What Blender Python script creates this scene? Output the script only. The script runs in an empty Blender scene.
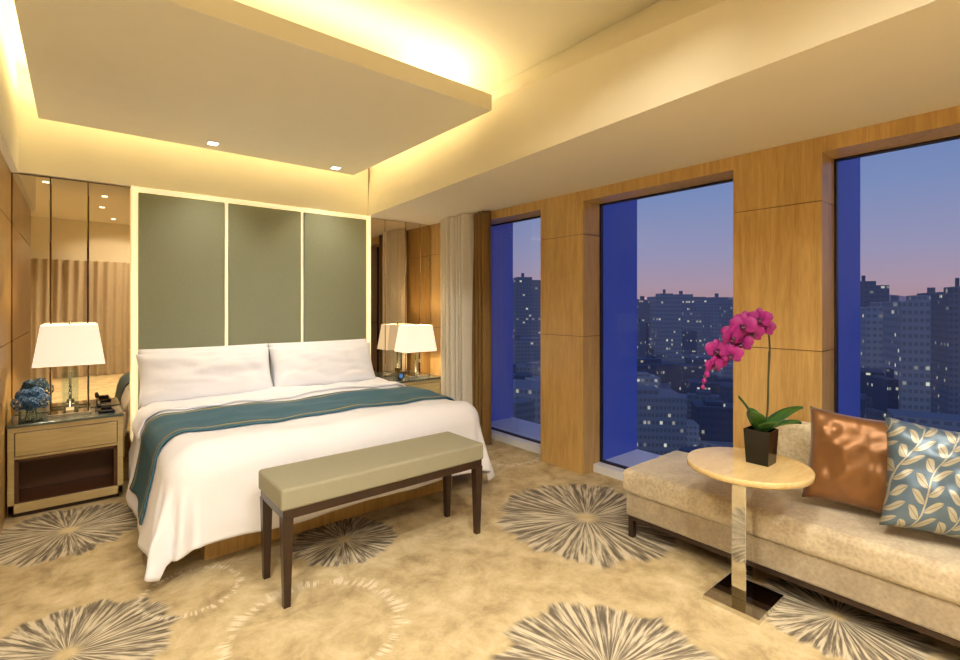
import bpy, bmesh, math, random
from mathutils import Vector, Matrix, noise, Euler
random.seed(7)
scene=bpy.context.scene
scene.view_settings.view_transform='Standard'
scene.view_settings.look='None'
scene.view_settings.exposure=0.0

# ------------------------------------------------------------------ helpers
def lin(h):
    h=h.lstrip('#'); o=[]
    for i in (0,2,4):
        c=int(h[i:i+2],16)/255
        o.append(c/12.92 if c<=.04045 else ((c+.055)/1.055)**2.4)
    return (o[0],o[1],o[2],1)
def newmat(name):
    m=bpy.data.materials.new(name); m.use_nodes=True
    nt=m.node_tree; b=nt.nodes['Principled BSDF']
    return m,nt,b
def N(nt,t,**k):
    n=nt.nodes.new(t)
    for a,v in k.items():
        setattr(n,a,v)
    return n
def L(nt,a,b): nt.links.new(a,b)
def math_n(nt,op,a,b=None,c=None,clamp=False):
    n=nt.nodes.new('ShaderNodeMath'); n.operation=op; n.use_clamp=clamp
    for i,v in enumerate((a,b,c)):
        if v is None: continue
        if isinstance(v,(int,float)): n.inputs[i].default_value=v
        else: nt.links.new(v,n.inputs[i])
    return n.outputs[0]
def mixc(nt,f,a,b):
    n=nt.nodes.new('ShaderNodeMix'); n.data_type='RGBA'
    for i,v in ((0,f),(6,a),(7,b)):
        if isinstance(v,(int,float,tuple)): n.inputs[i].default_value=v
        else: nt.links.new(v,n.inputs[i])
    return n.outputs[2]
def coords(nt,scale=(1,1,1)):
    tc=N(nt,'ShaderNodeTexCoord'); mp=N(nt,'ShaderNodeMapping')
    mp.inputs['Scale'].default_value=scale
    L(nt,tc.outputs['Object'],mp.inputs[0]); return mp.outputs[0]
def simple(name,col,rough=.5,metal=0,emis=None,es=0,noise_amt=.06,nscale=8,bump=0,bscale=200,sheen=0,spec=None):
    m,nt,b=newmat(name)
    c=lin(col) if isinstance(col,str) else col
    v=coords(nt)
    n=N(nt,'ShaderNodeTexNoise'); n.inputs['Scale'].default_value=nscale; n.inputs['Detail'].default_value=3
    L(nt,v,n.inputs['Vector'])
    d=tuple(x*(1-noise_amt) for x in c[:3])+(1,); l=tuple(min(1,x*(1+noise_amt)) for x in c[:3])+(1,)
    L(nt,mixc(nt,n.outputs[0],d,l),b.inputs['Base Color'])
    b.inputs['Roughness'].default_value=rough; b.inputs['Metallic'].default_value=metal
    if sheen: b.inputs['Sheen Weight'].default_value=sheen
    if spec is not None: b.inputs['Specular IOR Level'].default_value=spec
    if emis: b.inputs['Emission Color'].default_value=lin(emis); b.inputs['Emission Strength'].default_value=es
    if bump:
        n2=N(nt,'ShaderNodeTexNoise'); n2.inputs['Scale'].default_value=bscale; L(nt,v,n2.inputs['Vector'])
        bp=N(nt,'ShaderNodeBump'); bp.inputs['Strength'].default_value=bump; bp.inputs['Distance'].default_value=.003
        L(nt,n2.outputs[0],bp.inputs['Height']); L(nt,bp.outputs[0],b.inputs['Normal'])
    return m
def wood(name,c1,c2,rough=.35,scale=(14,14,1.2)):
    m,nt,b=newmat(name)
    v=coords(nt,scale)
    n=N(nt,'ShaderNodeTexNoise'); n.inputs['Scale'].default_value=2.2; n.inputs['Detail'].default_value=6; n.inputs['Distortion'].default_value=.6
    L(nt,v,n.inputs['Vector'])
    v2=coords(nt,(1.3,1.3,.5)); n2=N(nt,'ShaderNodeTexNoise'); n2.inputs['Scale'].default_value=2.5; L(nt,v2,n2.inputs['Vector'])
    n3=N(nt,'ShaderNodeTexNoise'); n3.inputs['Scale'].default_value=9; n3.inputs['Detail'].default_value=3; L(nt,v,n3.inputs['Vector'])
    f=math_n(nt,'ADD',math_n(nt,'ADD',math_n(nt,'MULTIPLY',n.outputs[0],.45),math_n(nt,'MULTIPLY',n2.outputs[0],.35)),math_n(nt,'MULTIPLY',n3.outputs[0],.30))
    r=N(nt,'ShaderNodeValToRGB'); r.color_ramp.elements[0].position=.35; r.color_ramp.elements[1].position=.75
    r.color_ramp.elements[0].color=lin(c1); r.color_ramp.elements[1].color=lin(c2)
    L(nt,f,r.inputs[0]); L(nt,r.outputs[0],b.inputs['Base Color'])
    b.inputs['Roughness'].default_value=rough
    return m
def emat(name,col,s):
    m=bpy.data.materials.new(name); m.use_nodes=True; nt=m.node_tree; nt.nodes.clear()
    e=N(nt,'ShaderNodeEmission'); e.inputs[0].default_value=lin(col) if isinstance(col,str) else col; e.inputs[1].default_value=s
    o=N(nt,'ShaderNodeOutputMaterial'); L(nt,e.outputs[0],o.inputs[0]); return m

def grp(name,loc=(0,0,0)):
    e=bpy.data.objects.new(name,None); e.location=loc; e.empty_display_size=.1
    scene.collection.objects.link(e); return e
def add(name,me,mat,parent=None,smooth=False):
    o=bpy.data.objects.new(name,me); scene.collection.objects.link(o)
    if mat:
        for mm in (mat if isinstance(mat,list) else [mat]): me.materials.append(mm)
    if smooth:
        for p in me.polygons: p.use_smooth=True
    if parent:
        o.parent=parent; o.matrix_parent_inverse=Matrix.Translation(-Vector(parent.location))
    return o
def pyd(name,verts,faces,mat,parent=None,smooth=False):
    me=bpy.data.meshes.new(name); me.from_pydata([tuple(v) for v in verts],[],faces); me.update()
    return add(name,me,mat,parent,smooth)
def box(name,x0,x1,y0,y1,z0,z1,mat,parent=None,bev=0,seg=2,smooth=False):
    vs=[(x,y,z) for z in (z0,z1) for y in (y0,y1) for x in (x0,x1)]
    fs=[(0,2,3,1),(4,5,7,6),(0,1,5,4),(2,6,7,3),(0,4,6,2),(1,3,7,5)]
    o=pyd(name,vs,fs,mat,parent,smooth)
    if bev:
        b=o.modifiers.new('bev','BEVEL'); b.width=bev; b.segments=seg; b.limit_method='NONE'
    return o
def boxes(name,lst,mat,parent=None,bev=0):
    vs=[];fs=[]
    for (x0,x1,y0,y1,z0,z1) in lst:
        k=len(vs)
        vs+=[(x,y,z) for z in (z0,z1) for y in (y0,y1) for x in (x0,x1)]
        fs+=[tuple(k+i for i in f) for f in [(0,2,3,1),(4,5,7,6),(0,1,5,4),(2,6,7,3),(0,4,6,2),(1,3,7,5)]]
    o=pyd(name,vs,fs,mat,parent)
    if bev:
        b=o.modifiers.new('bev','BEVEL'); b.width=bev; b.segments=2
    return o
def lathe(name,prof,cx,cy,mat,parent=None,seg=48,smooth=True,cap=True):
    vs=[];fs=[]
    for r,z in prof:
        for i in range(seg):
            a=2*math.pi*i/seg; vs.append((cx+r*math.cos(a),cy+r*math.sin(a),z))
    for j in range(len(prof)-1):
        for i in range(seg):
            k=(i+1)%seg; fs.append((j*seg+i,j*seg+k,(j+1)*seg+k,(j+1)*seg+i))
    if cap:
        fs.append(tuple(range(seg))[::-1]); fs.append(tuple((len(prof)-1)*seg+i for i in range(seg)))
    o=pyd(name,vs,fs,mat,parent,False)
    if smooth:
        for p in o.data.polygons: p.use_smooth = len(p.vertices)==4 and abs(p.normal.z)<.9
    return o
def tube(name,pts,rad,mat,parent=None,seg=8):
    vs=[];fs=[]; n=len(pts); pts=[Vector(p) for p in pts]
    for i,p in enumerate(pts):
        t=(pts[min(i+1,n-1)]-pts[max(i-1,0)]).normalized()
        u=t.cross(Vector((.3,.9,.2))).normalized(); w=t.cross(u)
        r=rad[i] if isinstance(rad,list) else rad
        for k in range(seg):
            a=2*math.pi*k/seg; vs.append(p+u*r*math.cos(a)+w*r*math.sin(a))
    for i in range(n-1):
        for k in range(seg):
            k2=(k+1)%seg; fs.append((i*seg+k,i*seg+k2,(i+1)*seg+k2,(i+1)*seg+k))
    fs.append(tuple(range(seg))[::-1]); fs.append(tuple((n-1)*seg+i for i in range(seg)))
    return pyd(name,vs,fs,mat,parent,True)

# ------------------------------------------------------------------ dims
XW,XG,XO=2.979,3.163,3.708
YC,P,W=.817,1.548,.444
S,H=2.175,2.096
YB=4.466; YR=-2.6; XL=-2.6
UPZ=2.84; SX=2.20

# ------------------------------------------------------------------ materials
m_paint=simple('cream_paint','#f0e8cf',.7,noise_amt=.02)
m_paint2=simple('soffit_paint','#eadfc4',.7,noise_amt=.02)
m_wood=wood('honey_maple','#ae874a','#dbb674',.32)
m_woodd=wood('maple_dark','#9c773f','#c29c5c',.35)
m_gap=simple('shadow_gap','#5a3c1e',.8)
m_darkwood=wood('wenge','#2a1a12','#3d281b',.3)
m_chrome=simple('chrome','#dad7d0',.06,1,noise_amt=.01)
m_mirror=simple('bronze_mirror','#d2c3aa',.02,1,noise_amt=.01)
m_white=simple('white_linen','#eeedf2',.85,noise_amt=.02,bump=.15,bscale=60,sheen=.15)
m_pillow=simple('white_cotton','#f4f3f7',.85,noise_amt=.02,bump=.2,bscale=40,sheen=.2)
m_head=simple('sage_upholstery','#8d9075',.75,noise_amt=.08,nscale=60,bump=.4,bscale=500,sheen=.2)
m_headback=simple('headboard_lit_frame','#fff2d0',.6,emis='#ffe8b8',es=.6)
m_bench=simple('bench_fabric','#9a967e',.8,noise_amt=.06,nscale=60,bump=.3,bscale=500)
m_black=simple('black_gloss','#0e0c0c',.15)
m_sill=simple('white_sill','#e4e6ee',.4)
m_fin=simple('blue_glow_facade_fin','#3a4984',.5,emis='#2e42a0',es=.42,noise_amt=.2,nscale=2)  # blue light on the fins is put in as material emission
m_frame=simple('window_frame_bronze','#3a3540',.4,.6)

# glass
def glassmat(name,tint=(1,1,1,1),refl=.06):
    m=bpy.data.materials.new(name); m.use_nodes=True; nt=m.node_tree; nt.nodes.clear()
    t=N(nt,'ShaderNodeBsdfTransparent'); t.inputs[0].default_value=tint
    g=N(nt,'ShaderNodeBsdfGlossy'); g.inputs['Roughness'].default_value=.01
    fr=N(nt,'ShaderNodeFresnel'); fr.inputs[0].default_value=1.35
    mx=N(nt,'ShaderNodeMixShader'); o=N(nt,'ShaderNodeOutputMaterial')
    L(nt,math_n(nt,'MULTIPLY',fr.outputs[0],refl*10),mx.inputs[0]); L(nt,t.outputs[0],mx.inputs[1]); L(nt,g.outputs[0],mx.inputs[2]); L(nt,mx.outputs[0],o.inputs[0])
    return m
m_glass=glassmat('window_glass',(.95,.97,1,1),.03)
m_bowl=glassmat('clear_glass',(.9,.95,.95,1),.14)

# carpet
def carpet():
    m,nt,b=newmat('medallion_carpet')
    tc=N(nt,'ShaderNodeTexCoord'); obj=tc.outputs['Object']
    n1=N(nt,'ShaderNodeTexNoise'); n1.inputs['Scale'].default_value=5.5; n1.inputs['Detail'].default_value=9; n1.inputs['Roughness'].default_value=.72; n1.inputs['Distortion'].default_value=.3
    L(nt,obj,n1.inputs['Vector'])
    r=N(nt,'ShaderNodeValToRGB'); e=r.color_ramp.elements
    e[0].position=.3; e[0].color=lin('#96815e'); e[1].position=.72; e[1].color=lin('#d9c8a0')
    x=r.color_ramp.elements.new(.5); x.color=lin('#bfab82')
    L(nt,n1.outputs[0],r.inputs[0]); col=r.outputs[0]
    sep=N(nt,'ShaderNodeSeparateXYZ'); L(nt,obj,sep.inputs[0])
    med=[(2.40,1.88,.56,'d',1),(-.03,2.38,.36,'d',2),(1.45,1.04,.41,'d',3),(.74,1.93,.37,'l',4),(-.04,3.68,.40,'d',5),
         (1.14,2.56,.29,'d',6),(.40,2.55,.22,'l',7),(2.45,.62,.32,'d',8),(2.9,3.2,.4,'l',9),(.3,.9,.4,'d',10),(1.2,-.3,.5,'l',11),(-.9,1.6,.5,'d',12)]
    for cx,cy,R,kind,sd in med:
        dx=math_n(nt,'SUBTRACT',sep.outputs[0],cx); dy=math_n(nt,'SUBTRACT',sep.outputs[1],cy)
        rr=math_n(nt,'MAXIMUM',math_n(nt,'SQRT',math_n(nt,'ADD',math_n(nt,'MULTIPLY',dx,dx),math_n(nt,'MULTIPLY',dy,dy))),.0005)
        rn=math_n(nt,'DIVIDE',rr,R)
        ca=math_n(nt,'DIVIDE',dx,rr); sa=math_n(nt,'DIVIDE',dy,rr)
        def rad(k,kr,off,det=2,rough=.5):
            cmb=N(nt,'ShaderNodeCombineXYZ')
            L(nt,math_n(nt,'MULTIPLY',ca,k),cmb.inputs[0]); L(nt,math_n(nt,'MULTIPLY',sa,k),cmb.inputs[1])
            L(nt,math_n(nt,'MULTIPLY_ADD',rn,kr,sd*7.3+off),cmb.inputs[2])
            q=N(nt,'ShaderNodeTexNoise'); q.inputs['Scale'].default_value=1; q.inputs['Detail'].default_value=det; q.inputs['Roughness'].default_value=rough
            L(nt,cmb.outputs[0],q.inputs['Vector']); return q.outputs[0]
        fine=rad(21,2.6,0,3,.6); coarse=rad(5,1.2,3)
        an=math_n(nt,'ARCTAN2',dy,dx)
        sn=math_n(nt,'SINE',math_n(nt,'MULTIPLY_ADD',an,44 if kind=='d' else 60,math_n(nt,'MULTIPLY',coarse,9)))
        st=math_n(nt,'ADD',math_n(nt,'MULTIPLY',math_n(nt,'SUBTRACT',fine,.5),4.4),math_n(nt,'MULTIPLY_ADD',sn,.24,.52),clamp=True)
        edge=math_n(nt,'MULTIPLY_ADD',coarse,.45,.76)
        inside=math_n(nt,'MULTIPLY',math_n(nt,'SUBTRACT',edge,rn),14,clamp=True)
        if kind=='d':
            core=math_n(nt,'MULTIPLY',math_n(nt,'SUBTRACT',rn,.07),12,clamp=True)
            rmp=N(nt,'ShaderNodeValToRGB'); ee=rmp.color_ramp.elements
            ee[0].position=.05; ee[0].color=lin('#5d554a'); ee[1].position=.95; ee[1].color=lin('#cdc1a6')
            for p_,c_ in ((.4,'#847a6b'),(.65,'#a69b84')):
                q=ee.new(p_); q.color=lin(c_)
            L(nt,st,rmp.inputs[0])
            mk=math_n(nt,'MULTIPLY',math_n(nt,'MULTIPLY',inside,core),.9)
            col=mixc(nt,mk,col,rmp.outputs[0])
        else:
            ring=math_n(nt,'MULTIPLY',math_n(nt,'SUBTRACT',rn,.80),14,clamp=True)
            mk=math_n(nt,'MULTIPLY',math_n(nt,'MULTIPLY',inside,ring),math_n(nt,'MULTIPLY',math_n(nt,'GREATER_THAN',st,.5),.6))
            col=mixc(nt,mk,col,lin('#e8ddc2'))
    L(nt,col,b.inputs['Base Color']); b.inputs['Roughness'].default_value=.95; b.inputs['Specular IOR Level'].default_value=.1
    n3=N(nt,'ShaderNodeTexNoise'); n3.inputs['Scale'].default_value=180; L(nt,obj,n3.inputs['Vector'])
    bp=N(nt,'ShaderNodeBump'); bp.inputs['Strength'].default_value=.5; bp.inputs['Distance'].default_value=.004
    L(nt,n3.outputs[0],bp.inputs['Height']); L(nt,bp.outputs[0],b.inputs['Normal'])
    return m
m_carpet=carpet()

# ------------------------------------------------------------------ room shell
box('floor',XL-.1,XO,YR-.1,YB+.1,-.1,0,m_carpet)
box('ceiling',XL-.1,2.6,YR-.1,YB+.1,UPZ,UPZ+.1,m_paint)
ya,yb_=YR-.1,YB+.1
def xs(y): return 2.21-(4.42-y)*.0735
vs=[(xs(ya),ya,S),(xs(yb_),yb_,S),(2.27,ya,UPZ),(2.27,yb_,UPZ),(XG+.08,ya,S),(XG+.08,yb_,S),(XG+.08,ya,UPZ+.1),(XG+.08,yb_,UPZ+.1),(2.27,ya,UPZ+.1),(2.27,yb_,UPZ+.1)]
fs=[(0,1,3,2),(2,3,9,8),(8,9,7,6),(6,7,5,4),(4,5,1,0),(0,2,8,6,4),(1,5,7,9,3)]
pyd('ceiling_soffit_right',vs,fs,m_paint2)
box('wall_back',XL,XO,YB,YB+.1,0,UPZ,m_woodd)
box('trim_back_bulkhead',-.30,2.22,YB-.045,YB-.001,S+.005,UPZ,m_paint)
box('wall_rear',XL-.1,XO,YR-.1,YR,0,UPZ,m_paint2)
box('wall_far_left',XL-.1,XL,YR,YB,0,UPZ,m_paint2)
lw=grp('wall_left',(-.4,3.8,0))
box('core',-.6,-.345,2.7,YB,0,UPZ,m_gap,lw)
for i,(a,b_) in enumerate([(0.0,1.056),(1.062,1.84),(1.846,S)]):
    box('panel_%d'%i,-.35,-.335,2.7,YB,a,b_,m_woodd,lw)
box('bulkhead',-.6,-.30,2.7,YB-.002,S+.002,UPZ,m_paint,lw)

# window wall
for k,n in ((2,1),(1,2),(0,3),(-1,4),(-2,5)):
    y0=YC+k*P; y1=y0+W
    if k==2: y1=YB
    g=grp('wall_right_pier_%d'%n,(XW,y0,0))
    box('core',XW+.006,XG+.05,y0+.006,y1-.002,0,S,m_gap,g)
    for i,(a,b_) in enumerate([(0.0,1.056),(1.060,1.84),(1.844,S-.001)]):
        boxes('panel_%d'%i,[(XW,XW+.02,y0,y1,a,b_),(XW+.02,XG+.02,y0,y0+.012,a,b_),(XW+.02,XG+.02,y1-.012,y1,a,b_)],m_wood,g)
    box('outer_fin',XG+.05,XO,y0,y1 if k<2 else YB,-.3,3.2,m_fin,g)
box('trim_window_header',XW+.001,XG+.06,YR,YB,H,S-.001,m_wood)
box('trim_window_sill',XG-.06,XO,YR,YB,0,.06,m_sill)
for k,n in ((1,1),(0,2),(-1,3),(-2,4)):
    y0=YC+k*P+W; y1=YC+(k+1)*P
    g=grp('window_%d'%n,(XG+.03,(y0+y1)/2,.06))
    box('pane',XG+.03,XG+.036,y0,y1,.06,H,m_glass,g)
    boxes('frame',[(XG+.02,XG+.05,y0,y0+.012,.06,H),(XG+.02,XG+.05,y1-.012,y1,.06,H),(XG+.02,XG+.05,y0,y1,.06,.075),(XG+.02,XG+.05,y0,y1,H-.012,H)],m_frame,g)

# floating ceiling panel
cp=grp('ceiling_floating_panel',(.9,3.2,2.5))
box('panel',-.193,1.975,2.27,4.224,2.50,2.60,m_paint,cp,bev=.004)
boxes('hangers',[(.2,.24,2.8,2.84,2.6,UPZ),(1.5,1.54,2.8,2.84,2.6,UPZ),(.2,.24,3.7,3.74,2.6,UPZ),(1.5,1.54,3.7,3.74,2.6,UPZ)],m_paint,cp)
m_dl=emat('downlight_glow','#fff3d8',9)
def downlight_or_fill(x,y,z,energy,size=1.9,aim=None,soft=.08,col=(1,.92,.80)):  # builds the two panel downlights and the added fill lamps
    g=grp('recessed_downlight_or_fill',(x,y,z))
    boxes('bezel',[(x-.04,x+.04,y-.04,y+.04,z-.006,z-.001)],m_sill,g)
    box('lens',x-.03,x+.03,y-.03,y+.03,z-.009,z-.006,m_dl,g)
    l=bpy.data.lights.new('downlight_or_fill_lamp','SPOT'); l.energy=energy; l.color=col; l.spot_size=size; l.spot_blend=.9; l.shadow_soft_size=soft
    o=bpy.data.objects.new('lamp',l); o.location=(x,y,z-.02); scene.collection.objects.link(o)
    if aim: o.rotation_euler=(Vector(aim)-Vector((x,y,z-.02))).to_track_quat('-Z','Y').to_euler()
    o.parent=g; o.matrix_parent_inverse=Matrix.Translation(-Vector(g.location))
downlight_or_fill(.775,4.04,2.5,38); downlight_or_fill(1.74,4.08,2.5,38)
for (x,y,e_) in ((-.3,.75,215),(.75,.35,235),(.3,-.8,215),(1.2,-1.0,215),(-1.2,.3,215),(.5,-2.0,130),(1.2,-2.0,110)):
    downlight_or_fill(x,y,UPZ,e_,size=2.6)  # unseen ceiling lamps added as general room fill
downlight_or_fill(.3,.2,UPZ,200,size=.62,aim=(.9,4.0,.75),col=(1,.95,.88))  # unseen lamp added to brighten the left pillows
downlight_or_fill(.9,-.1,UPZ,200,size=.62,aim=(1.7,4.0,.75),col=(1,.95,.88))  # unseen lamp added to brighten the right pillows
downlight_or_fill(1.3,-.2,UPZ,230,size=.40,aim=(2.85,3.8,1.0),col=(1,.92,.78))  # unseen lamp added to brighten the curtain
downlight_or_fill(2.5,-.9,S,26,size=2.6)  # added fill lamp in the soffit, out of view

# cove light strips
m_led=emat('led_strip',(1,.80,.48,1),1.5)
cl=grp('cove_led_strip',(.9,3.2,2.6))
def cove(x0,x1,y0,y1,e):
    box('strip',x0,x1,y0,y1,2.601,2.606,m_led,cl)
    l=bpy.data.lights.new('cove','AREA'); l.shape='RECTANGLE'; l.size=x1-x0; l.size_y=y1-y0; l.energy=e; l.color=(1,.85,.56)
    o=bpy.data.objects.new('cove_lamp',l); o.location=((x0+x1)/2,(y0+y1)/2,2.61); o.rotation_euler=(math.pi,0,0)
    scene.collection.objects.link(o); o.parent=cl; o.matrix_parent_inverse=Matrix.Translation(-Vector(cl.location))
cove(-.15,1.93,4.10,4.16,20); cove(-.15,1.93,2.38,2.50,5); cove(-.12,-.06,2.6,4.0,6); cove(1.82,1.90,2.6,4.0,13)

# ------------------------------------------------------------------ back wall: mirrors + headboard
def mirror(name,x0,x1,cuts):
    g=grp(name,((x0+x1)/2,YB,1)); xs_=[x0]+cuts+[x1]
    box('backing',x0,x1,YB-.012,YB-.002,.0,S-.002,m_gap,g)
    for i in range(len(xs_)-1):
        box('mirror_%d'%i,xs_[i]+.0012,xs_[i+1]-.0012,YB-.022,YB-.012,.002,S-.004,m_mirror,g,bev=.006)
mirror('mirror_wall_panel',-.333,.31,[-.14,.06])
mirror('mirror_wall_panel',2.225,2.975,[2.42,2.66,2.84])

hb=grp('headboard',(1.26,4.42,0))
box('lit_frame',.318,2.212,4.405,4.44,.3,S+.002,m_headback,hb,bev=.004)
for i,(a,b_) in enumerate([(.348,.928),(.954,1.546),(1.572,2.182)]):
    box('upholstered_panel_%d'%i,a,b_,4.38,4.407,.4,2.135,m_head,hb,bev=.008,seg=3)
for i,xx in enumerate((.306,2.214)):
    box('side_trim_%d'%i,xx,xx+.01,4.37,4.44,.3,S,m_headback,hb)

# ------------------------------------------------------------------ bed
bed=grp('bed',(1.27,3.5,0))
BX0,BX1,BY0,BY1,BZ=.46,2.09,2.77,4.34,.615
box('base',.50,2.06,2.80,4.36,0,.26,m_wood,bed)
box('mattress',.46,2.09,2.78,4.36,.26,.55,m_white,bed,bev=.05,seg=4,smooth=True)
def drape(a,b,off=0,seed=0):
    cx=min(max(a,BX0),BX1); cy=max(b,BY0)
    ox=a-cx; oy=b-cy; d=math.hypot(ox,oy)
    puff=.024*noise.noise(Vector((a*2.2,b*2.2,3)))+.012*noise.noise(Vector((a*6,b*6,9)))
    if d<1e-6: return Vector((a,b,BZ+puff+off))
    ux,uy=ox/d,oy/d; R=.15
    mxc=max(abs(ux),abs(uy)); d*=mxc**.70
    corner=4*(ux*uy)**2
    ang=math.atan2(uy,ux)
    if d<R*math.pi/2:
        t=d/R; out=R*math.sin(t); dn=R*(1-math.cos(t)); s=0
    else:
        s=d-R*math.pi/2; k=.17*abs(ux)**2+.10*abs(uy)**2+.08*corner
        out=R+k*s; dn=R+math.sqrt(1-k*k)*s
    w=min(1,s/.25)
    fold=.024*math.sin(ang*12+1.0)*corner**.5*w*1.3
    u=a if abs(uy)>abs(ux) else b
    fold+=w*(.012*math.sin(u*9+seed)+.022*noise.noise(Vector((a*3,b*3,5)))+.010*noise.noise(Vector((a*8,b*8,2))))
    out+=fold+off
    z=BZ+puff*(1-w)-dn
    if z<.012:
        out+=(.012-z)*.4; z=.012+.010*(1+noise.noise(Vector((a*12,b*12,1))))
    p=Vector((cx+ux*out,cy+uy*out,z+(off if d<R else 0)))
    q=min(1,max(0,(p.y-3.80)/.22)); lo=.275-off; hi=2.275+off
    if p.x<lo: p.x=p.x*(1-q)+lo*q
    if p.x>hi: p.x=p.x*(1-q)+hi*q
    return p
def sheet(name,a0,a1,b0,b1,na,nb,off,mat,thick):
    vs=[];fs=[]
    for j in range(nb+1):
        for i in range(na+1):
            vs.append(drape(a0+(a1-a0)*i/na,b0+(b1-b0)*j/nb,off))
    for j in range(nb):
        for i in range(na):
            k=j*(na+1)+i; fs.append((k,k+1,k+na+2,k+na+1))
    o=pyd(name,vs,fs,mat,bed,True)
    so=o.modifiers.new('sol','SOLIDIFY'); so.thickness=thick; so.offset=-1
    return o
sheet('duvet',BX0-.60,BX1+.61,BY0-.54,4.16,150,130,0,m_white,.012)
sheet('sheet_fold',BX0-.25,BX1+.25,3.70,4.10,120,20,.020,m_pillow,.014)
# runner
def runnermat():
    m,nt,b=newmat('teal_runner')
    v=coords(nt,(40,40,40)); n=N(nt,'ShaderNodeTexNoise'); n.inputs['Scale'].default_value=3; L(nt,v,n.inputs['Vector'])
    c=mixc(nt,n.outputs[0],lin('#1f4a5e'),lin('#3f6e82'))
    w=N(nt,'ShaderNodeTexWave'); w.bands_direction='Y'; w.inputs['Scale'].default_value=9; L(nt,coords(nt),w.inputs['Vector'])
    c=mixc(nt,math_n(nt,'MULTIPLY',w.outputs['Fac'],.2),c,lin('#6d8fa0'))
    L(nt,c,b.inputs['Base Color']); b.inputs['Roughness'].default_value=.6; b.inputs['Specular IOR Level'].default_value=.25
    return m
m_runner=runnermat()
m_rtrim=simple('runner_gold_border','#a08a52',.4,.3)
sheet('runner',BX0-.50,BX1+.50,3.00,3.52,120,20,.014,m_runner,.008)
sheet('runner_border_front',BX0-.50,BX1+.50,2.98,3.00,120,3,.015,m_rtrim,.008)
sheet('runner_edge_front',BX0-.50,BX1+.50,2.945,2.98,120,3,.014,m_runner,.008)
sheet('runner_border_back',BX0-.50,BX1+.50,3.52,3.54,120,3,.015,m_rtrim,.008)
sheet('runner_edge_back',BX0-.50,BX1+.50,3.54,3.575,120,3,.014,m_runner,.008)

def pillow(name,w,h,t,loc,rot,mat,parent,seed=0,n=28,pinch=.06,wr=.012):
    vs=[];fs=[]; M=Matrix.Translation(loc)@Euler(rot).to_matrix().to_4x4()
    def pt(i,j,sg):
        x=-1+2*i/n; y=-1+2*j/n
        x=math.copysign(abs(x)**.9,x); y=math.copysign(abs(y)**.9,y)
        px=x*(1-pinch*(1-y*y)); py=y*(1-pinch*(1-x*x))
        e=max(0,(1-x**4))**.5*max(0,(1-y**4))**.5
        th=e**.8*(1+ .25*(1-x*x)*(1-y*y))/1.25
        wv=wr*noise.noise(Vector((x*2.3+seed,y*2.3,seed+sg)))+wr*.5*noise.noise(Vector((x*5+seed,y*5,seed+sg*2)))
        return M@Vector((px*w/2,py*h/2,sg*(th*t/2)+wv*e))
    for sg in (1,-1):
        k0=len(vs)
        for j in range(n+1):
            for i in range(n+1): vs.append(pt(i,j,sg))
        for j in range(n):
            for i in range(n):
                k=k0+j*(n+1)+i; f=(k,k+1,k+n+2,k+n+1); fs.append(f if sg>0 else f[::-1])
    o=pyd(name,vs,fs,mat,parent,True)
    bm=bmesh.new(); bm.from_mesh(o.data); bmesh.ops.remove_doubles(bm,verts=bm.verts,dist=1e-5); bm.to_mesh(o.data); bm.free()
    for p in o.data.polygons: p.use_smooth=True
    return o
lean=math.radians(66)
pillow('pillow_rear_a',.90,.38,.16,(.79,4.26,.79),(math.radians(80),0,0),m_pillow,bed,3,pinch=.02)
pillow('pillow_rear_b',.90,.38,.16,(1.69,4.26,.79),(math.radians(80),0,0),m_pillow,bed,4,pinch=.02)
pillow('pillow_front_a',.90,.38,.20,(.765,4.10,.780),(lean,0,.02),m_pillow,bed,1,pinch=.04,wr=.026)
pillow('pillow_front_b',.90,.38,.20,(1.655,4.10,.780),(lean,0,-.02),m_pillow,bed,2,pinch=.04,wr=.026)

# ------------------------------------------------------------------ bench
bn=grp('bench',(1.22,2.31,0))
bx0,bx1,by0,by1=.665,1.785,2.12,2.47
box('seat_cushion',bx0,bx1,by0,by1,.42,.515,m_bench,bn,bev=.014,seg=4)
boxes('apron',[(bx0+.01,bx1-.01,by0+.01,by1-.01,.38,.42)],m_darkwood,bn,bev=.003)
vs=[];fs=[]
for (x,y) in ((bx0+.03,by0+.03),(bx1-.03,by0+.03),(bx0+.03,by1-.03),(bx1-.03,by1-.03)):
    k=len(vs)
    for z,r in ((0,.014),(.385,.023)):
        vs+= [(x-r,y-r,z),(x+r,y-r,z),(x+r,y+r,z),(x-r,y+r,z)]
    fs+=[(k,k+1,k+5,k+4),(k+1,k+2,k+6,k+5),(k+2,k+3,k+7,k+6),(k+3,k,k+4,k+7),(k+3,k+2,k+1,k),(k+4,k+5,k+6,k+7)]
pyd('legs',vs,fs,m_darkwood,bn)

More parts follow.
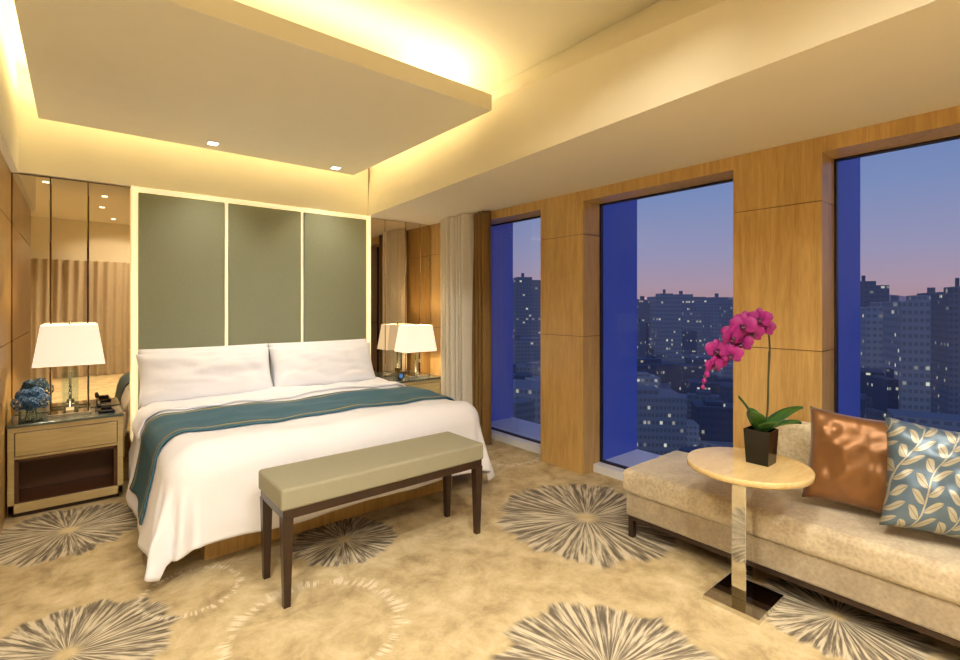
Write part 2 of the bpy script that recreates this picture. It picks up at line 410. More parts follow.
# ------------------------------------------------------------------ nightstands
m_ns=wood('champagne_veneer','#b09864','#d4c08c',.3,(1.2,14,14))
m_nsi=simple('niche_walnut','#5c3a22',.4)
m_top=simple('smoked_glass_top','#5a625c',.06,.3)
ZT=.568
def nightstand(x0,x1):
    y0,y1=4.08,4.42
    g=grp('nightstand',((x0+x1)/2,4.25,0))
    box('glass_top',x0-.004,x1+.004,y0-.008,y1,ZT-.017,ZT,m_top,g,bev=.002)
    boxes('carcass',[(x0,x1,y0+.004,y1,.52,ZT-.017),(x0,x0+.03,y0,y1,.03,.52),(x1-.03,x1,y0,y1,.03,.52),(x0,x1,y0,y1,.03,.085),(x0+.03,x1-.03,y0+.01,y1,.355,.372)],m_ns,g,bev=.002)
    box('plinth',x0+.02,x1-.02,y0+.03,y1,0,.03,m_darkwood,g)
    box('drawer_front',x0+.034,x1-.034,y0-.002,y0+.02,.376,.515,m_ns,g,bev=.003)
    box('drawer_gap',x0+.03,x1-.03,y0+.02,y1-.02,.372,.52,m_nsi,g)
    boxes('niche_lining',[(x0+.03,x1-.03,y1-.03,y1-.01,.085,.355),(x0+.03,x0+.036,y0+.012,y1-.03,.085,.355),(x1-.036,x1-.03,y0+.012,y1-.03,.085,.355),(x0+.036,x1-.036,y0+.012,y1-.03,.085,.09)],m_nsi,g)
    boxes('inner_frame',[(x0+.036,x0+.05,y0+.004,y0+.03,.09,.355),(x1-.05,x1-.036,y0+.004,y0+.03,.09,.355),(x0+.036,x1-.036,y0+.004,y0+.03,.34,.355)],m_nsi,g)
nightstand(-.325,.240); nightstand(2.315,2.88)

# lamps
def shademat():
    m=bpy.data.materials.new('lamp_shade_linen'); m.use_nodes=True; nt=m.node_tree; nt.nodes.clear()
    tc=N(nt,'ShaderNodeTexCoord'); n=N(nt,'ShaderNodeTexNoise'); n.inputs['Scale'].default_value=120; L(nt,tc.outputs['Object'],n.inputs['Vector'])
    c=mixc(nt,n.outputs[0],lin('#fff0d6'),lin('#fff8ea'))
    e=N(nt,'ShaderNodeEmission'); L(nt,c,e.inputs[0]); e.inputs[1].default_value=.55
    t=N(nt,'ShaderNodeBsdfDiffuse'); L(nt,c,t.inputs[0]); mx=N(nt,'ShaderNodeAddShader'); o=N(nt,'ShaderNodeOutputMaterial')
    L(nt,e.outputs[0],mx.inputs[0]); L(nt,t.outputs[0],mx.inputs[1]); L(nt,mx.outputs[0],o.inputs[0]); return m
m_shade=shademat()
def lamp(x,y,zb,dz=0):
    g=grp('table_lamp',(x,y,zb))
    box('base',x-.11,x+.11,y-.07,y+.07,zb,zb+.018,m_chrome,g,bev=.002)
    box('base_block',x-.022,x+.022,y-.022,y+.022,zb+.018,zb+.05,m_chrome,g,bev=.002)
    tube('stem',[(x,y,zb+.05),(x,y,zb+.54)],.007,m_chrome,g,12)
    boxes('glass_body',[(x-.045,x+.045,y-.018,y+.018,zb+.02,zb+.28)],m_bowl,g)
    z0,z1=zb+.335+dz,zb+.60+dz
    vs=[]
    for z,a,b_ in ((z0,.184,.115),(z1,.145,.088)):
        vs+=[(x-a,y-b_,z),(x+a,y-b_,z),(x+a,y+b_,z),(x-a,y+b_,z)]
    fs=[(0,1,5,4),(1,2,6,5),(2,3,7,6),(3,0,4,7)]
    o=pyd('shade',vs,fs,m_shade,g); so=o.modifiers.new('s','SOLIDIFY'); so.thickness=.003
    boxes('spider',[(x-.142,x+.142,y-.002,y+.002,z1-.03,z1-.026),(x-.002,x+.002,y-.086,y+.086,z1-.03,z1-.026)],m_chrome,g)
    tube('finial',[(x,y,z1-.06),(x,y,z1+.02)],.006,m_chrome,g,8)
    l=bpy.data.lights.new('bulb','POINT'); l.energy=8; l.color=(1,.86,.66); l.shadow_soft_size=.04
    q=bpy.data.objects.new('bulb',l); q.location=(x,y,(z0+z1)/2); scene.collection.objects.link(q)
    q.parent=g; q.matrix_parent_inverse=Matrix.Translation(-Vector(g.location))
lamp(-.037,4.27,ZT,.0); lamp(2.67,4.26,ZT,-.075)

# telephone, clock, hydrangea
ph=grp('telephone',(.17,4.2,ZT))
box('body',.11,.20,4.15,4.27,ZT,ZT+.023,m_black,ph,bev=.008,seg=3)
box('screen',.125,.185,4.20,4.26,ZT+.023,ZT+.048,m_black,ph,bev=.004)
tube('handset',[(.115,4.17,ZT+.048),(.112,4.20,ZT+.063),(.112,4.24,ZT+.068),(.115,4.27,ZT+.048)],[.014,.010,.010,.014],m_black,ph,10)
ck=grp('alarm_clock',(2.42,4.14,ZT))
lathe('clock_base',[(.022,ZT),(.026,ZT+.004),(.02,ZT+.013)],2.42,4.14,m_black,ck,24)
vs=[];fs=[];nn=32; zc=ZT+.043
for yy,r in ((4.125,.032),(4.155,.032)):
    for i in range(nn):
        a=2*math.pi*i/nn; vs.append((2.42+r*math.cos(a),yy,zc+r*math.sin(a)))
for i in range(nn): fs.append((i,(i+1)%nn,nn+(i+1)%nn,nn+i))
fs+= [tuple(range(nn))[::-1],tuple(range(nn,2*nn))]
pyd('clock_body',vs,fs,m_black,ck)
pyd('clock_face',[(2.42+.022*math.cos(2*math.pi*i/nn),4.124,zc+.022*math.sin(2*math.pi*i/nn)) for i in range(nn)],[tuple(range(nn))],simple('clock_dial','#5b8fd0',.4,emis='#5b8fd0',es=.3),ck)

hy=grp('hydrangea_arrangement',(-.235,4.2,ZT))
hx,hyy=-.225,4.19
boxes('glass_vase',[(hx-.055,hx+.055,hyy-.055,hyy-.050,ZT,.65),(hx-.055,hx+.055,hyy+.05,hyy+.055,ZT,.65),(hx-.055,hx-.05,hyy-.05,hyy+.05,ZT,.65),(hx+.05,hx+.055,hyy-.05,hyy+.05,ZT,.65),(hx-.05,hx+.05,hyy-.05,hyy+.05,ZT,ZT+.007)],m_bowl,hy)
m_stem=simple('green_stem','#3f5a2a',.6)
for i in range(7):
    a=i*.9; tube('stem_%d'%i,[(hx+.03*math.cos(a),hyy+.03*math.sin(a),ZT+.01),(hx+.02*math.cos(a+1),hyy+.02*math.sin(a+1),.62),(hx+.03*math.cos(a+2),hyy+.03*math.sin(a+2),.68)],.004,m_stem,hy,6)
def quadpetal(vs,fs,c,nrm,size,n=4,rot=0):
    nrm=nrm.normalized(); u=nrm.cross(Vector((.1,.2,.97))).normalized() if abs(nrm.z)<.95 else Vector((1,0,0)); w=nrm.cross(u)
    for k in range(n):
        a=rot+2*math.pi*k/n; dr=u*math.cos(a)+w*math.sin(a); sd=-u*math.sin(a)+w*math.cos(a)
        b0=len(vs)
        for (l,s,hh) in ((0.02,0,0),(.45,.42,.12),(.95,.3,.1),(1.05,0,.02),(.95,-.3,.1),(.45,-.42,.12)):
            vs.append(c+dr*l*size+sd*s*size+nrm*hh*size)
        fs.append(tuple(range(b0,b0+6)))
vs=[];fs=[]
for (cx,cy,cz,R) in ((hx-.045,hyy-.02,.685,.045),(hx+.05,hyy-.01,.69,.045),(hx,hyy+.03,.715,.045),(hx,hyy-.045,.68,.042),(hx+.02,hyy+.01,.735,.042),(hx-.035,hyy+.01,.73,.038)):
    for i in range(46):
        zz=1-2*(i+.5)/46; a=i*2.39996; rr=math.sqrt(1-zz*zz)
        nr=Vector((rr*math.cos(a),rr*math.sin(a),zz)); quadpetal(vs,fs,Vector((cx,cy,cz))+nr*R,nr+Vector((random.uniform(-.2,.2),random.uniform(-.2,.2),random.uniform(-.2,.2))),.012,4,random.random()*3)
m_hyd=simple('blue_hydrangea','#24527e',.6,noise_amt=.6,nscale=40)
pyd('florets',vs,fs,m_hyd,hy)

# ------------------------------------------------------------------ curtains
def curtain(name,x,y0,y1,z0,z1,amp,waves,mat,axis='y',n=160):
    vs=[];fs=[];rows=8
    for j in range(rows+1):
        z=z0+(z1-z0)*j/rows
        for i in range(n+1):
            t=i/n; u=y0+(y1-y0)*t
            o=amp*math.sin(t*waves*2*math.pi+.5*math.sin(j*.5))+amp*.3*math.sin(t*waves*4.7+1)
            vs.append((x+o,u,z) if axis=='y' else (u,x+o,z))
    for j in range(rows):
        for i in range(n):
            k=j*(n+1)+i; fs.append((k,k+1,k+n+2,k+n+1))
    o=pyd(name,vs,fs,mat,None,True)
    return o
def sheermat():
    m=bpy.data.materials.new('sheer_fabric'); m.use_nodes=True; nt=m.node_tree; nt.nodes.clear()
    tc=N(nt,'ShaderNodeTexCoord'); n=N(nt,'ShaderNodeTexNoise'); n.inputs['Scale'].default_value=60; L(nt,tc.outputs['Object'],n.inputs['Vector'])
    c=mixc(nt,n.outputs[0],lin('#f6eeda'),lin('#fffaf0'))
    d=N(nt,'ShaderNodeBsdfDiffuse'); L(nt,c,d.inputs[0]); t=N(nt,'ShaderNodeBsdfTranslucent'); L(nt,c,t.inputs[0]); tr=N(nt,'ShaderNodeBsdfTransparent')
    m1=N(nt,'ShaderNodeMixShader'); m1.inputs[0].default_value=.25; L(nt,d.outputs[0],m1.inputs[1]); L(nt,t.outputs[0],m1.inputs[2])
    m2=N(nt,'ShaderNodeMixShader'); m2.inputs[0].default_value=.06; L(nt,m1.outputs[0],m2.inputs[1]); L(nt,tr.outputs[0],m2.inputs[2])
    o=N(nt,'ShaderNodeOutputMaterial'); L(nt,m2.outputs[0],o.inputs[0]); return m
m_sheer=sheermat()
m_drape=simple('bronze_drape','#8a6a38',.7,noise_amt=.08,nscale=20)
m_rear=simple('rear_drape_fabric','#b5a284',.8,noise_amt=.08,nscale=20)
curtain('sheer_curtain',2.87,3.62,4.07,.01,S-.01,.048,7,m_sheer,n=300)
curtain('drape_curtain',2.92,3.40,3.62,.01,S-.01,.032,3.5,m_drape)
curtain('rear_curtain',YR+.12,-1.4,2.2,.01,2.1,.04,26,m_rear,axis='x',n=520)

# ------------------------------------------------------------------ sofa
def velvet(name,c1,c2):
    m,nt,b=newmat(name)
    n=N(nt,'ShaderNodeTexNoise'); n.inputs['Scale'].default_value=9; n.inputs['Detail'].default_value=6; n.inputs['Roughness'].default_value=.7; L(nt,coords(nt),n.inputs['Vector'])
    n2=N(nt,'ShaderNodeTexVoronoi'); n2.inputs['Scale'].default_value=70; L(nt,coords(nt),n2.inputs['Vector'])
    f=math_n(nt,'ADD',math_n(nt,'MULTIPLY',n.outputs[0],.75),math_n(nt,'MULTIPLY',n2.outputs['Distance'],.25))
    r=N(nt,'ShaderNodeValToRGB'); r.color_ramp.elements[0].position=.35; r.color_ramp.elements[1].position=.68
    r.color_ramp.elements[0].color=lin(c1); r.color_ramp.elements[1].color=lin(c2); L(nt,f,r.inputs[0])
    L(nt,r.outputs[0],b.inputs['Base Color']); b.inputs['Roughness'].default_value=.7; b.inputs['Sheen Weight'].default_value=.5
    return m
m_vel=velvet('champagne_velvet','#a8967a','#cfc1a2')
m_vel2=velvet('taupe_velvet','#93846c','#b0a084')
sf=grp('daybed_sofa',(2.7,.5,0))
sx0,sx1,sy0,sy1=2.37,2.955,-1.0,1.60
box('seat_cushion',sx0-.01,sx1,sy0,sy1+.01,.245,.380,m_vel,sf,bev=.035,seg=5,smooth=True)
box('body',sx0+.01,sx1-.01,sy0,sy1-.01,.12,.25,m_vel2,sf,bev=.012,seg=3)
box('base_frame',sx0+.02,sx1-.02,sy0+.01,sy1-.02,.095,.122,m_darkwood,sf)
boxes('feet',[(sx0+.02,sx0+.05,sy1-.05,sy1-.02,0,.1),(sx1-.05,sx1-.02,sy1-.05,sy1-.02,0,.1),(sx0+.02,sx0+.05,.0,.03,0,.1),(sx0+.02,sx0+.05,sy0+.02,sy0+.05,0,.1),(sx1-.05,sx1-.02,sy0+.02,sy0+.05,0,.1)],m_darkwood,sf)
box('backrest',2.86,2.965,sy0,1.02,.34,.69,velvet('woven_back','#b8a47c','#e0d4b4'),sf,bev=.035,seg=5,smooth=True)

m_cop=simple('bronze_satin','#84592f',.36,.4,noise_amt=.1,nscale=4,sheen=.2)
def leafmat():
    m,nt,b=newmat('blue_leaf_brocade')
    uv=N(nt,'ShaderNodeUVMap'); sp=N(nt,'ShaderNodeSeparateXYZ'); L(nt,uv.outputs[0],sp.inputs[0])
    wob=math_n(nt,'MULTIPLY',math_n(nt,'SINE',math_n(nt,'MULTIPLY',sp.outputs[1],9)),.03)
    U=math_n(nt,'MULTIPLY',math_n(nt,'ADD',math_n(nt,'ADD',sp.outputs[0],math_n(nt,'MULTIPLY',sp.outputs[1],.35)),wob),4.2); V=sp.outputs[1]
    ui=math_n(nt,'FLOOR',U); uf=math_n(nt,'SUBTRACT',math_n(nt,'SUBTRACT',U,ui),.5)
    au=math_n(nt,'ABSOLUTE',uf)
    vv=math_n(nt,'ADD',math_n(nt,'MULTIPLY',V,7.0),math_n(nt,'ADD',math_n(nt,'MULTIPLY',ui,.37),math_n(nt,'MULTIPLY',math_n(nt,'GREATER_THAN',uf,0),.5)))
    vs_=math_n(nt,'SUBTRACT',vv,math_n(nt,'MULTIPLY',au,1.7))
    vf=math_n(nt,'SUBTRACT',math_n(nt,'FRACT',vs_),.5)
    wid=math_n(nt,'MULTIPLY',math_n(nt,'SINE',math_n(nt,'MULTIPLY',au,math.pi/.46)),.30)
    leaf=math_n(nt,'MULTIPLY',math_n(nt,'LESS_THAN',math_n(nt,'ABSOLUTE',vf),wid),math_n(nt,'LESS_THAN',au,.46))
    stem=math_n(nt,'LESS_THAN',au,.022)
    rib=math_n(nt,'LESS_THAN',math_n(nt,'ABSOLUTE',vf),.03)
    f=math_n(nt,'MAXIMUM',leaf,stem)
    c=mixc(nt,f,lin('#5d7080'),lin('#b0aa96')); c=mixc(nt,math_n(nt,'MULTIPLY',leaf,rib),c,lin('#85806f'))
    L(nt,c,b.inputs['Base Color']); b.inputs['Roughness'].default_value=.36; b.inputs['Metallic'].default_value=.3
    return m
m_leaf=leafmat()
def rotM(yaw,tilt,roll=0):
    return (Matrix.Rotation(yaw,3,'Z')@Matrix.Rotation(-tilt,3,'Y')@Matrix.Rotation(roll,3,'X')@Matrix.Rotation(math.pi/2,3,'Z')@Matrix.Rotation(math.pi/2,3,'X')).to_euler()
def tp(name,w_,h_,loc,yaw,tilt,mat,seed,t=.15,roll=0):
    o=pillow(name,w_,h_,t,loc,rotM(yaw,tilt,roll),mat,None,seed,pinch=.08,wr=.022)
    Mi=(Matrix.Translation(loc)@rotM(yaw,tilt,roll).to_matrix().to_4x4()).inverted()
    uvl=o.data.uv_layers.new(name='UVMap')
    for lp in o.data.loops:
        q=Mi@o.data.vertices[lp.vertex_index].co; uvl.data[lp.index].uv=(q.x/w_+.5,q.y/h_+.5)
    return o
tp('bronze_throw_pillow',.38,.42,(2.67,.60,.605),.25,-.24,m_cop,5,.18,roll=.07)
tp('leaf_pattern_throw_pillow',.42,.43,(2.59,.29,.615),.42,-.26,m_leaf,6,.17,roll=.10)
tp('leaf_pattern_throw_pillow',.40,.40,(2.63,-.10,.60),.2,-.22,m_leaf,8,.13)

# ------------------------------------------------------------------ side table
st=grp('side_table',(2.27,.91,0))
m_tt=wood('maple_top','#c8aa70','#e0c590',.1,(3,12,3))
box('base_plate',2.13,2.40,.80,1.03,0,.022,m_chrome,st,bev=.002)
box('column',2.215,2.285,.885,.945,.022,.575,m_chrome,st,bev=.002)
lathe('round_top',[(.235,.573),(.246,.578),(.248,.598),(.244,.602)],2.28,.905,m_tt,st,72)

# ------------------------------------------------------------------ orchid
oc=grp('potted_orchid',(2.33,.875,.602))
ox,oy=2.335,.87
tz=.602
def frus(z0,z1,a0,a1):
    return [(ox-a0,oy-a0,z0),(ox+a0,oy-a0,z0),(ox+a0,oy+a0,z0),(ox-a0,oy+a0,z0),(ox-a1,oy-a1,z1),(ox+a1,oy-a1,z1),(ox+a1,oy+a1,z1),(ox-a1,oy+a1,z1)]
o=pyd('vase',frus(tz,tz+.15,.045,.053),[(3,2,1,0),(0,1,5,4),(1,2,6,5),(2,3,7,6),(3,0,4,7)],m_black,oc)
s=o.modifiers.new('s','SOLIDIFY'); s.thickness=.006; s.offset=-1
box('soil',ox-.042,ox+.042,oy-.042,oy+.042,tz+.10,tz+.13,simple('moss','#3b3a20',.9,noise_amt=.4,nscale=60,bump=1),oc)
m_lf=simple('orchid_leaf','#335c22',.35,noise_amt=.2)
CR=Vector((.7706,-.6374,0)); CF=Vector((.6374,.7706,0)); UP=Vector((0,0,1))
def leaf(name,az,length,width,lift,droop):
    d=Vector((math.cos(az),math.sin(az),0)); sd=Vector((-d.y,d.x,0)); vs=[];fs=[];n=12
    base=Vector((ox,oy,tz+.12))
    for i in range(n+1):
        t=i/n; p=base+d*length*t+UP*(lift*t-droop*t*t)
        w=width*math.sin(math.pi*min(1,t*.88+.12))**.6*(1 if t<.98 else .3)
        for k,sx in enumerate((-1,-.5,0,.5,1)): vs.append(p+sd*sx*w/2+UP*abs(sx)*.012)
    for i in range(n):
        for k in range(4):
            q=i*5+k; fs.append((q,q+1,q+6,q+5))
    o=pyd(name,vs,fs,m_lf,oc,True); s=o.modifiers.new('s','SOLIDIFY'); s.thickness=.002
azr=math.atan2(CR.y,CR.x)
leaf('leaf_1',azr+.15,.21,.08,.20,.09); leaf('leaf_2',azr-.6,.15,.08,.14,.07); leaf('leaf_3',azr+math.pi-.3,.09,.075,.22,.06)
leaf('leaf_4',azr+math.pi+.7,.10,.08,.19,.08); leaf('leaf_5',azr-1.5,.10,.07,.13,.06); leaf('leaf_6',azr+1.5,.1,.06,.14,.05)
def ip(px,py,depth=0):
    return Vector((ox,oy,tz+.12))+CR*px+UP*py+CF*depth
def bez(pts,n=40):
    out=[]
    for i in range(len(pts)-1):
        p0=pts[max(i-1,0)];p1=pts[i];p2=pts[i+1];p3=pts[min(i+2,len(pts)-1)]
        for k in range(8):
            t=k/8; out.append(.5*((2*p1)+(-p0+p2)*t+(2*p0-5*p1+4*p2-p3)*t*t+(-p0+3*p1-3*p2+p3)*t**3))
    out.append(pts[-1]); return out
HS=1.06
stem=bez([ip(a,b_*HS,c_) for a,b_,c_ in ((.01,0,0),(.035,.10,.01),(.045,.24,.02),(.045,.36,.01),(.02,.455,-.01),(-.03,.49,-.02),(-.10,.47,-.03),(-.17,.41,-.04),(-.24,.31,-.05),(-.28,.22,-.05))])
tube('flower_spike',stem,.004,simple('spike_green','#3f4424',.5),oc,8)
tube('support_stake',[ip(.03,0,.01),ip(.052,.37,.03)],.002,m_darkwood,oc,6)
def mpet():
    m,nt,b=newmat('magenta_petal')
    n=N(nt,'ShaderNodeTexNoise'); n.inputs['Scale'].default_value=50; L(nt,coords(nt),n.inputs['Vector'])
    L(nt,mixc(nt,n.outputs[0],lin('#720858'),lin('#a81680')),b.inputs['Base Color'])
    b.inputs['Roughness'].default_value=.55
    return m
m_pet=mpet(); m_lip=simple('orchid_lip','#4a0636',.4)
def petal(vs,fs,c,u,w,nrm,ang,ln,wd,cup):
    d=u*math.cos(ang)+w*math.sin(ang); sd=-u*math.sin(ang)+w*math.cos(ang); b0=len(vs);n=6
    for i in range(n+1):
        t=i/n; hw=wd*math.sin(math.pi*(t*.86+.07))**.75
        for k in (-1,0,1): vs.append(c+d*ln*t+sd*hw*k/2+nrm*(cup*math.sin(t*2.6)-(.006*abs(k))))
    for i in range(n):
        for k in range(2):
            q=b0+i*3+k; fs.append((q,q+1,q+4,q+3))
pv=[];pf=[];lv=[];lf=[]
for (a,b_,dp,sc) in [(.0,.45,-.02,.95),(-.035,.49,-.05,1.0),(-.06,.43,-.03,1.05),(-.11,.465,-.06,1.05),(-.105,.39,-.03,1.0),(-.165,.415,-.07,1.05),(-.165,.345,-.06,1.0),(-.22,.365,-.05,.95),(-.235,.30,-.06,.9),(-.075,.48,-.01,.95),(-.135,.43,-.02,.95),(-.195,.315,-.03,.85)]:
    c=ip(a,b_*HS,dp); nrm=(-CF+CR*random.uniform(-.8,.4)+UP*random.uniform(-.35,.2)).normalized()
    u=nrm.cross(UP).normalized(); w=u.cross(nrm)*-1
    if w.z<0: w=-w
    s=.046*sc
    for an,ln,wd in ((math.pi/2,1,.75),(math.pi/2+2.2,1,.7),(math.pi/2-2.2,1,.7)): petal(pv,pf,c-nrm*.002,u,w,nrm,an,s*ln,s*wd,.004)
    for an in (.25,math.pi-.25): petal(pv,pf,c,u,w,nrm,an,s*1.12,s*1.15,.007)
    petal(lv,lf,c+nrm*.006,u,w,nrm,-math.pi/2,s*.55,s*.4,.014)
    petal(lv,lf,c+nrm*.006,u,w,nrm,-.6,s*.3,s*.3,.01); petal(lv,lf,c+nrm*.006,u,w,nrm,math.pi+.6,s*.3,s*.3,.01)
o=pyd('petals',pv,pf,m_pet,oc,True); o2=pyd('lips',lv,lf,m_lip,oc,True)
for i,(a,b_) in enumerate(((-.262,.262),(-.275,.235),(-.28,.21))):
    c=ip(a,b_*HS,-.05); me=bpy.data.meshes.new('bud'); bm=bmesh.new(); bmesh.ops.create_icosphere(bm,subdivisions=2,radius=.012-.002*i,matrix=Matrix.Translation(c)@Matrix.Scale(1.3,4,UP)); bm.to_mesh(me); bm.free(); add('bud_%d'%i,me,m_pet,oc,True)

# ------------------------------------------------------------------ city
def citymat():
    m,nt,b=newmat('city_facade')
    uv=N(nt,'ShaderNodeUVMap'); sp=N(nt,'ShaderNodeSeparateXYZ'); L(nt,uv.outputs[0],sp.inputs[0])
    u=math_n(nt,'DIVIDE',sp.outputs[0],2.6); v=math_n(nt,'DIVIDE',sp.outputs[1],3.6)
    fu=math_n(nt,'FRACT',u); fv=math_n(nt,'FRACT',v)
    win=math_n(nt,'MULTIPLY',math_n(nt,'MULTIPLY',math_n(nt,'GREATER_THAN',fu,.18),math_n(nt,'LESS_THAN',fu,.82)),math_n(nt,'MULTIPLY',math_n(nt,'GREATER_THAN',fv,.35),math_n(nt,'LESS_THAN',fv,.8)))
    cm=N(nt,'ShaderNodeCombineXYZ'); L(nt,math_n(nt,'FLOOR',u),cm.inputs[0]); L(nt,math_n(nt,'FLOOR',v),cm.inputs[1])
    wn=N(nt,'ShaderNodeTexWhiteNoise'); wn.noise_dimensions='2D'; L(nt,cm.outputs[0],wn.inputs['Vector'])
    mp=N(nt,'ShaderNodeMapping'); mp.inputs['Scale'].default_value=(.07,.6,1); L(nt,cm.outputs[0],mp.inputs[0])
    ns=N(nt,'ShaderNodeTexNoise'); ns.inputs['Scale'].default_value=1; L(nt,mp.outputs[0],ns.inputs['Vector'])
    thr=math_n(nt,'SUBTRACT',1.78,math_n(nt,'MULTIPLY',ns.outputs[0],1.65))
    lit=math_n(nt,'MULTIPLY',win,math_n(nt,'GREATER_THAN',wn.outputs['Value'],thr))
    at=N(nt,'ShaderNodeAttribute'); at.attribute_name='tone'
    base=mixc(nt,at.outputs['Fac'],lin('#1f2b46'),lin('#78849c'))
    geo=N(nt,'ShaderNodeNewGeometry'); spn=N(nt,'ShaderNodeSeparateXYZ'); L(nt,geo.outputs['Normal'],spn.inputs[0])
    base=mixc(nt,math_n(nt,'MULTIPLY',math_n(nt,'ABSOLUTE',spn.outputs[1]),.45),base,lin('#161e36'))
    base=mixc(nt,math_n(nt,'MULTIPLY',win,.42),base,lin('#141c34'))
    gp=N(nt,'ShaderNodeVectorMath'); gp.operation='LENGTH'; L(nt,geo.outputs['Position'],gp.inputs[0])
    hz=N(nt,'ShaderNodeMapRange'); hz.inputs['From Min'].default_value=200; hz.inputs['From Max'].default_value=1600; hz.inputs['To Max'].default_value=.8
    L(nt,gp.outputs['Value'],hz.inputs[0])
    base=mixc(nt,hz.outputs[0],base,lin('#74759a'))  # distance haze painted into the facade colour
    L(nt,base,b.inputs['Base Color']); b.inputs['Roughness'].default_value=.8
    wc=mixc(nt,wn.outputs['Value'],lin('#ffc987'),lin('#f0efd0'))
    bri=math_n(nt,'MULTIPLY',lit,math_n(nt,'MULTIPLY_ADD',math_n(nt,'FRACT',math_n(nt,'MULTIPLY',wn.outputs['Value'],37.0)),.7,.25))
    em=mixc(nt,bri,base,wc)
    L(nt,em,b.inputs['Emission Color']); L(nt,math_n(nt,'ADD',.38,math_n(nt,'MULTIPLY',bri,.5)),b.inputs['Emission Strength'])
    return m
K=2.3
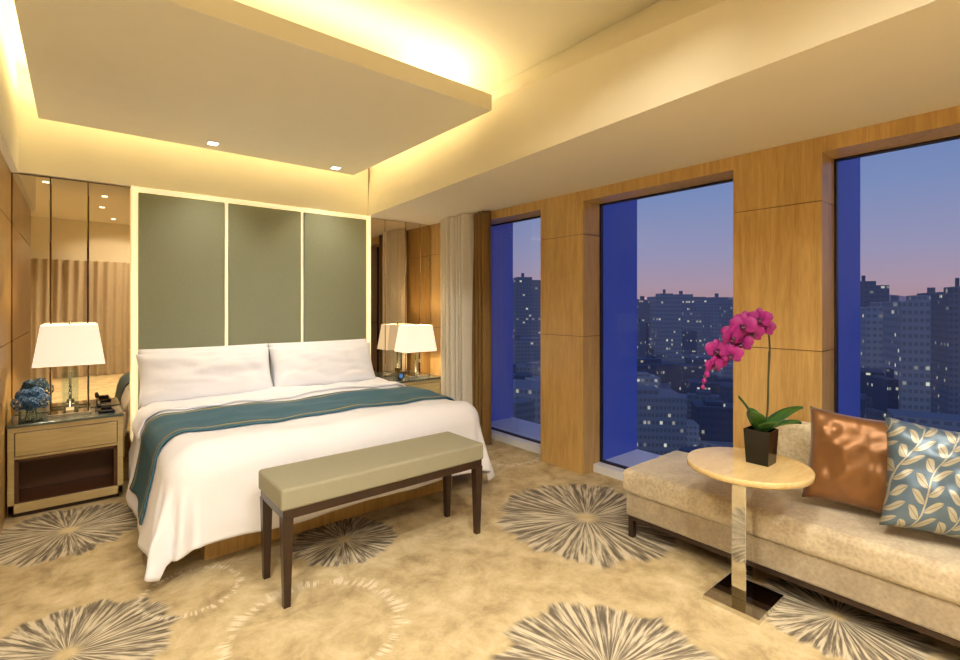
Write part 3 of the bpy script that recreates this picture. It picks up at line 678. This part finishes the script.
def build_city():
    rnd=random.Random(11)
    bm=bmesh.new(); uvl=bm.loops.layers.uv.new('UVMap'); tone=bm.faces.layers.float.new('tone')
    G=-42*K
    def bld(cx,cy,w,d,top,rot,tn,z0=None):
        cx*=K;cy*=K;w*=K;d*=K;top*=K; z0=G if z0 is None else z0*K
        c,s=math.cos(rot),math.sin(rot); P4=[]
        for (x,y) in ((-w/2,-d/2),(w/2,-d/2),(w/2,d/2),(-w/2,d/2)): P4.append((cx+x*c-y*s,cy+x*s+y*c))
        lo=[bm.verts.new((x,y,z0)) for x,y in P4]; hi=[bm.verts.new((x,y,top)) for x,y in P4]
        ou=rnd.randint(0,400)*2.6; sc=rnd.choice((1,1,1.35,.75)); sv=rnd.choice((1,1,1.2,.8)); ov=rnd.randint(0,60)*3.6
        for k in range(4):
            k2=(k+1)%4; f=bm.faces.new((lo[k],lo[k2],hi[k2],hi[k])); ln=w if k%2==0 else d
            for lp,(uu,vv) in zip(f.loops,((0,z0),(ln,z0),(ln,top),(0,top))): lp[uvl].uv=(uu*sc+ou,(vv-top)*sv+720+ov)
            f[tone]=tn
        f=bm.faces.new(hi)
        for lp in f.loops: lp[uvl].uv=(.1,.1)
        f[tone]=tn*.5+.05
    def polar(azdeg,dist): a=math.radians(azdeg); return dist*math.sin(a),dist*math.cos(a)
    for ring,(d0,d1,n,t0,t1) in enumerate(((70,110,110,-37,-29),(110,170,170,-35,-17),(170,260,170,-30,-7),(260,420,160,-22,1),(420,700,170,-14,5))):
        for i in range(n):
            az=rnd.uniform(15,135); dd=rnd.uniform(d0,d1); x,y=polar(az,dd)
            w=(rnd.uniform(5,13),rnd.uniform(6,20),rnd.uniform(7,28),rnd.uniform(8,36),rnd.uniform(10,42))[ring]; dpt=w*rnd.uniform(.4,.8)
            top=t0+(t1-t0)*rnd.random()**1.4; rot=math.radians(-az+rnd.choice((0,12,-20,35)))
            tn=max(0,rnd.random()**1.5*.9)
            bld(x,y,w,dpt,top,rot,tn)
            if rnd.random()<.6: bld(x+rnd.uniform(-1,1),y,w*.45,dpt*.5,top+rnd.uniform(.6,2.5),rot,tn*.8,top)
            if rnd.random()<.5: bld(x+rnd.uniform(-.2,.2)*w,y,w*.12,dpt*.2,top+rnd.uniform(1,3),rot,tn*.6,top)
    for az,dd,w,d,tp_,tn in ((44.6,230,14,14,12,.5),(46.5,260,11,12,8,.4),(43.3,250,14,14,3,.5),(58,260,22,20,1.5,.4),(60.3,250,12,14,4.5,.6),(62,300,20,20,5,.5),(65.5,280,18,18,3,.5),(67.3,240,10,12,1.5,.45),(77.8,210,10,12,7,.25),(80.0,200,20,18,0,.75),(82.4,170,16,14,1.5,.65),(84,150,6,10,3,.3),(86,190,26,20,4,.4),(89,210,20,20,9,.4)):
        x,y=polar(az,dd); bld(x,y,w,d,tp_,math.radians(-az+18),tn)
        bld(x,y,w*.5,d*.5,tp_+1.5,math.radians(-az+18),tn,tp_); bld(x,y,w*.08,d*.08,tp_+3.5,math.radians(-az+18),tn*.5,tp_)
    x,y=polar(82,75); bld(x,y,26,10,-20,math.radians(-72),1.0); bld(x+2,y,16,8,-17,math.radians(-72),.95)
    me=bpy.data.meshes.new('city_buildings'); bm.to_mesh(me); bm.free()
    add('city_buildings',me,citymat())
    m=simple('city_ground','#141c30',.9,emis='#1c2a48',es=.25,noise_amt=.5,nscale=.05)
    q=3000
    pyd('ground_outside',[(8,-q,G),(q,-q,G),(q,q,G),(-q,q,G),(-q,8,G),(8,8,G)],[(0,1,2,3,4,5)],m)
    vs=[];fs=[];n=160
    for i in range(n+1):
        az=10+130*i/n; x,y=polar(az,2400); hh=40+55*noise.noise(Vector((i*.07,3,1)))+18*noise.noise(Vector((i*.3,1,1)))
        vs+=[(x,y,G),(x,y,hh)]
    for i in range(n): fs.append((2*i,2*i+2,2*i+3,2*i+1))
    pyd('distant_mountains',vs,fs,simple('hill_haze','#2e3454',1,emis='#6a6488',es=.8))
build_city()

# ------------------------------------------------------------------ world
w=bpy.data.worlds.new('dusk_sky'); scene.world=w; w.use_nodes=True; nt=w.node_tree
bg=nt.nodes['Background']; tc=N(nt,'ShaderNodeTexCoord'); sp=N(nt,'ShaderNodeSeparateXYZ'); L(nt,tc.outputs['Generated'],sp.inputs[0])
r=N(nt,'ShaderNodeValToRGB'); e=r.color_ramp.elements
mr=N(nt,'ShaderNodeMapRange'); mr.inputs['From Min'].default_value=-.05; mr.inputs['From Max'].default_value=.6
L(nt,sp.outputs[2],mr.inputs[0]); L(nt,mr.outputs[0],r.inputs[0])
e[0].position=0; e[0].color=lin('#7a6c88'); e[1].position=1; e[1].color=lin('#2f4f9a')
for p_,c_ in ((.08,'#b48f92'),(.13,'#b096a4'),(.22,'#9c97b4'),(.38,'#7f90ba'),(.62,'#5f7eb4')):
    q=e.new(p_); q.color=lin(c_)
L(nt,r.outputs[0],bg.inputs[0]); bg.inputs[1].default_value=1.0

# ------------------------------------------------------------------ camera
cam=bpy.data.cameras.new('camera'); co=bpy.data.objects.new('camera',cam); scene.collection.objects.link(co)
co.location=(0,0,1.3); co.rotation_euler=(math.pi/2,0,-.691)
cam.sensor_width=36; cam.lens=487.1/960*36; cam.shift_y=-(330-304.9)/960; cam.clip_start=.02; cam.clip_end=6000
scene.camera=co
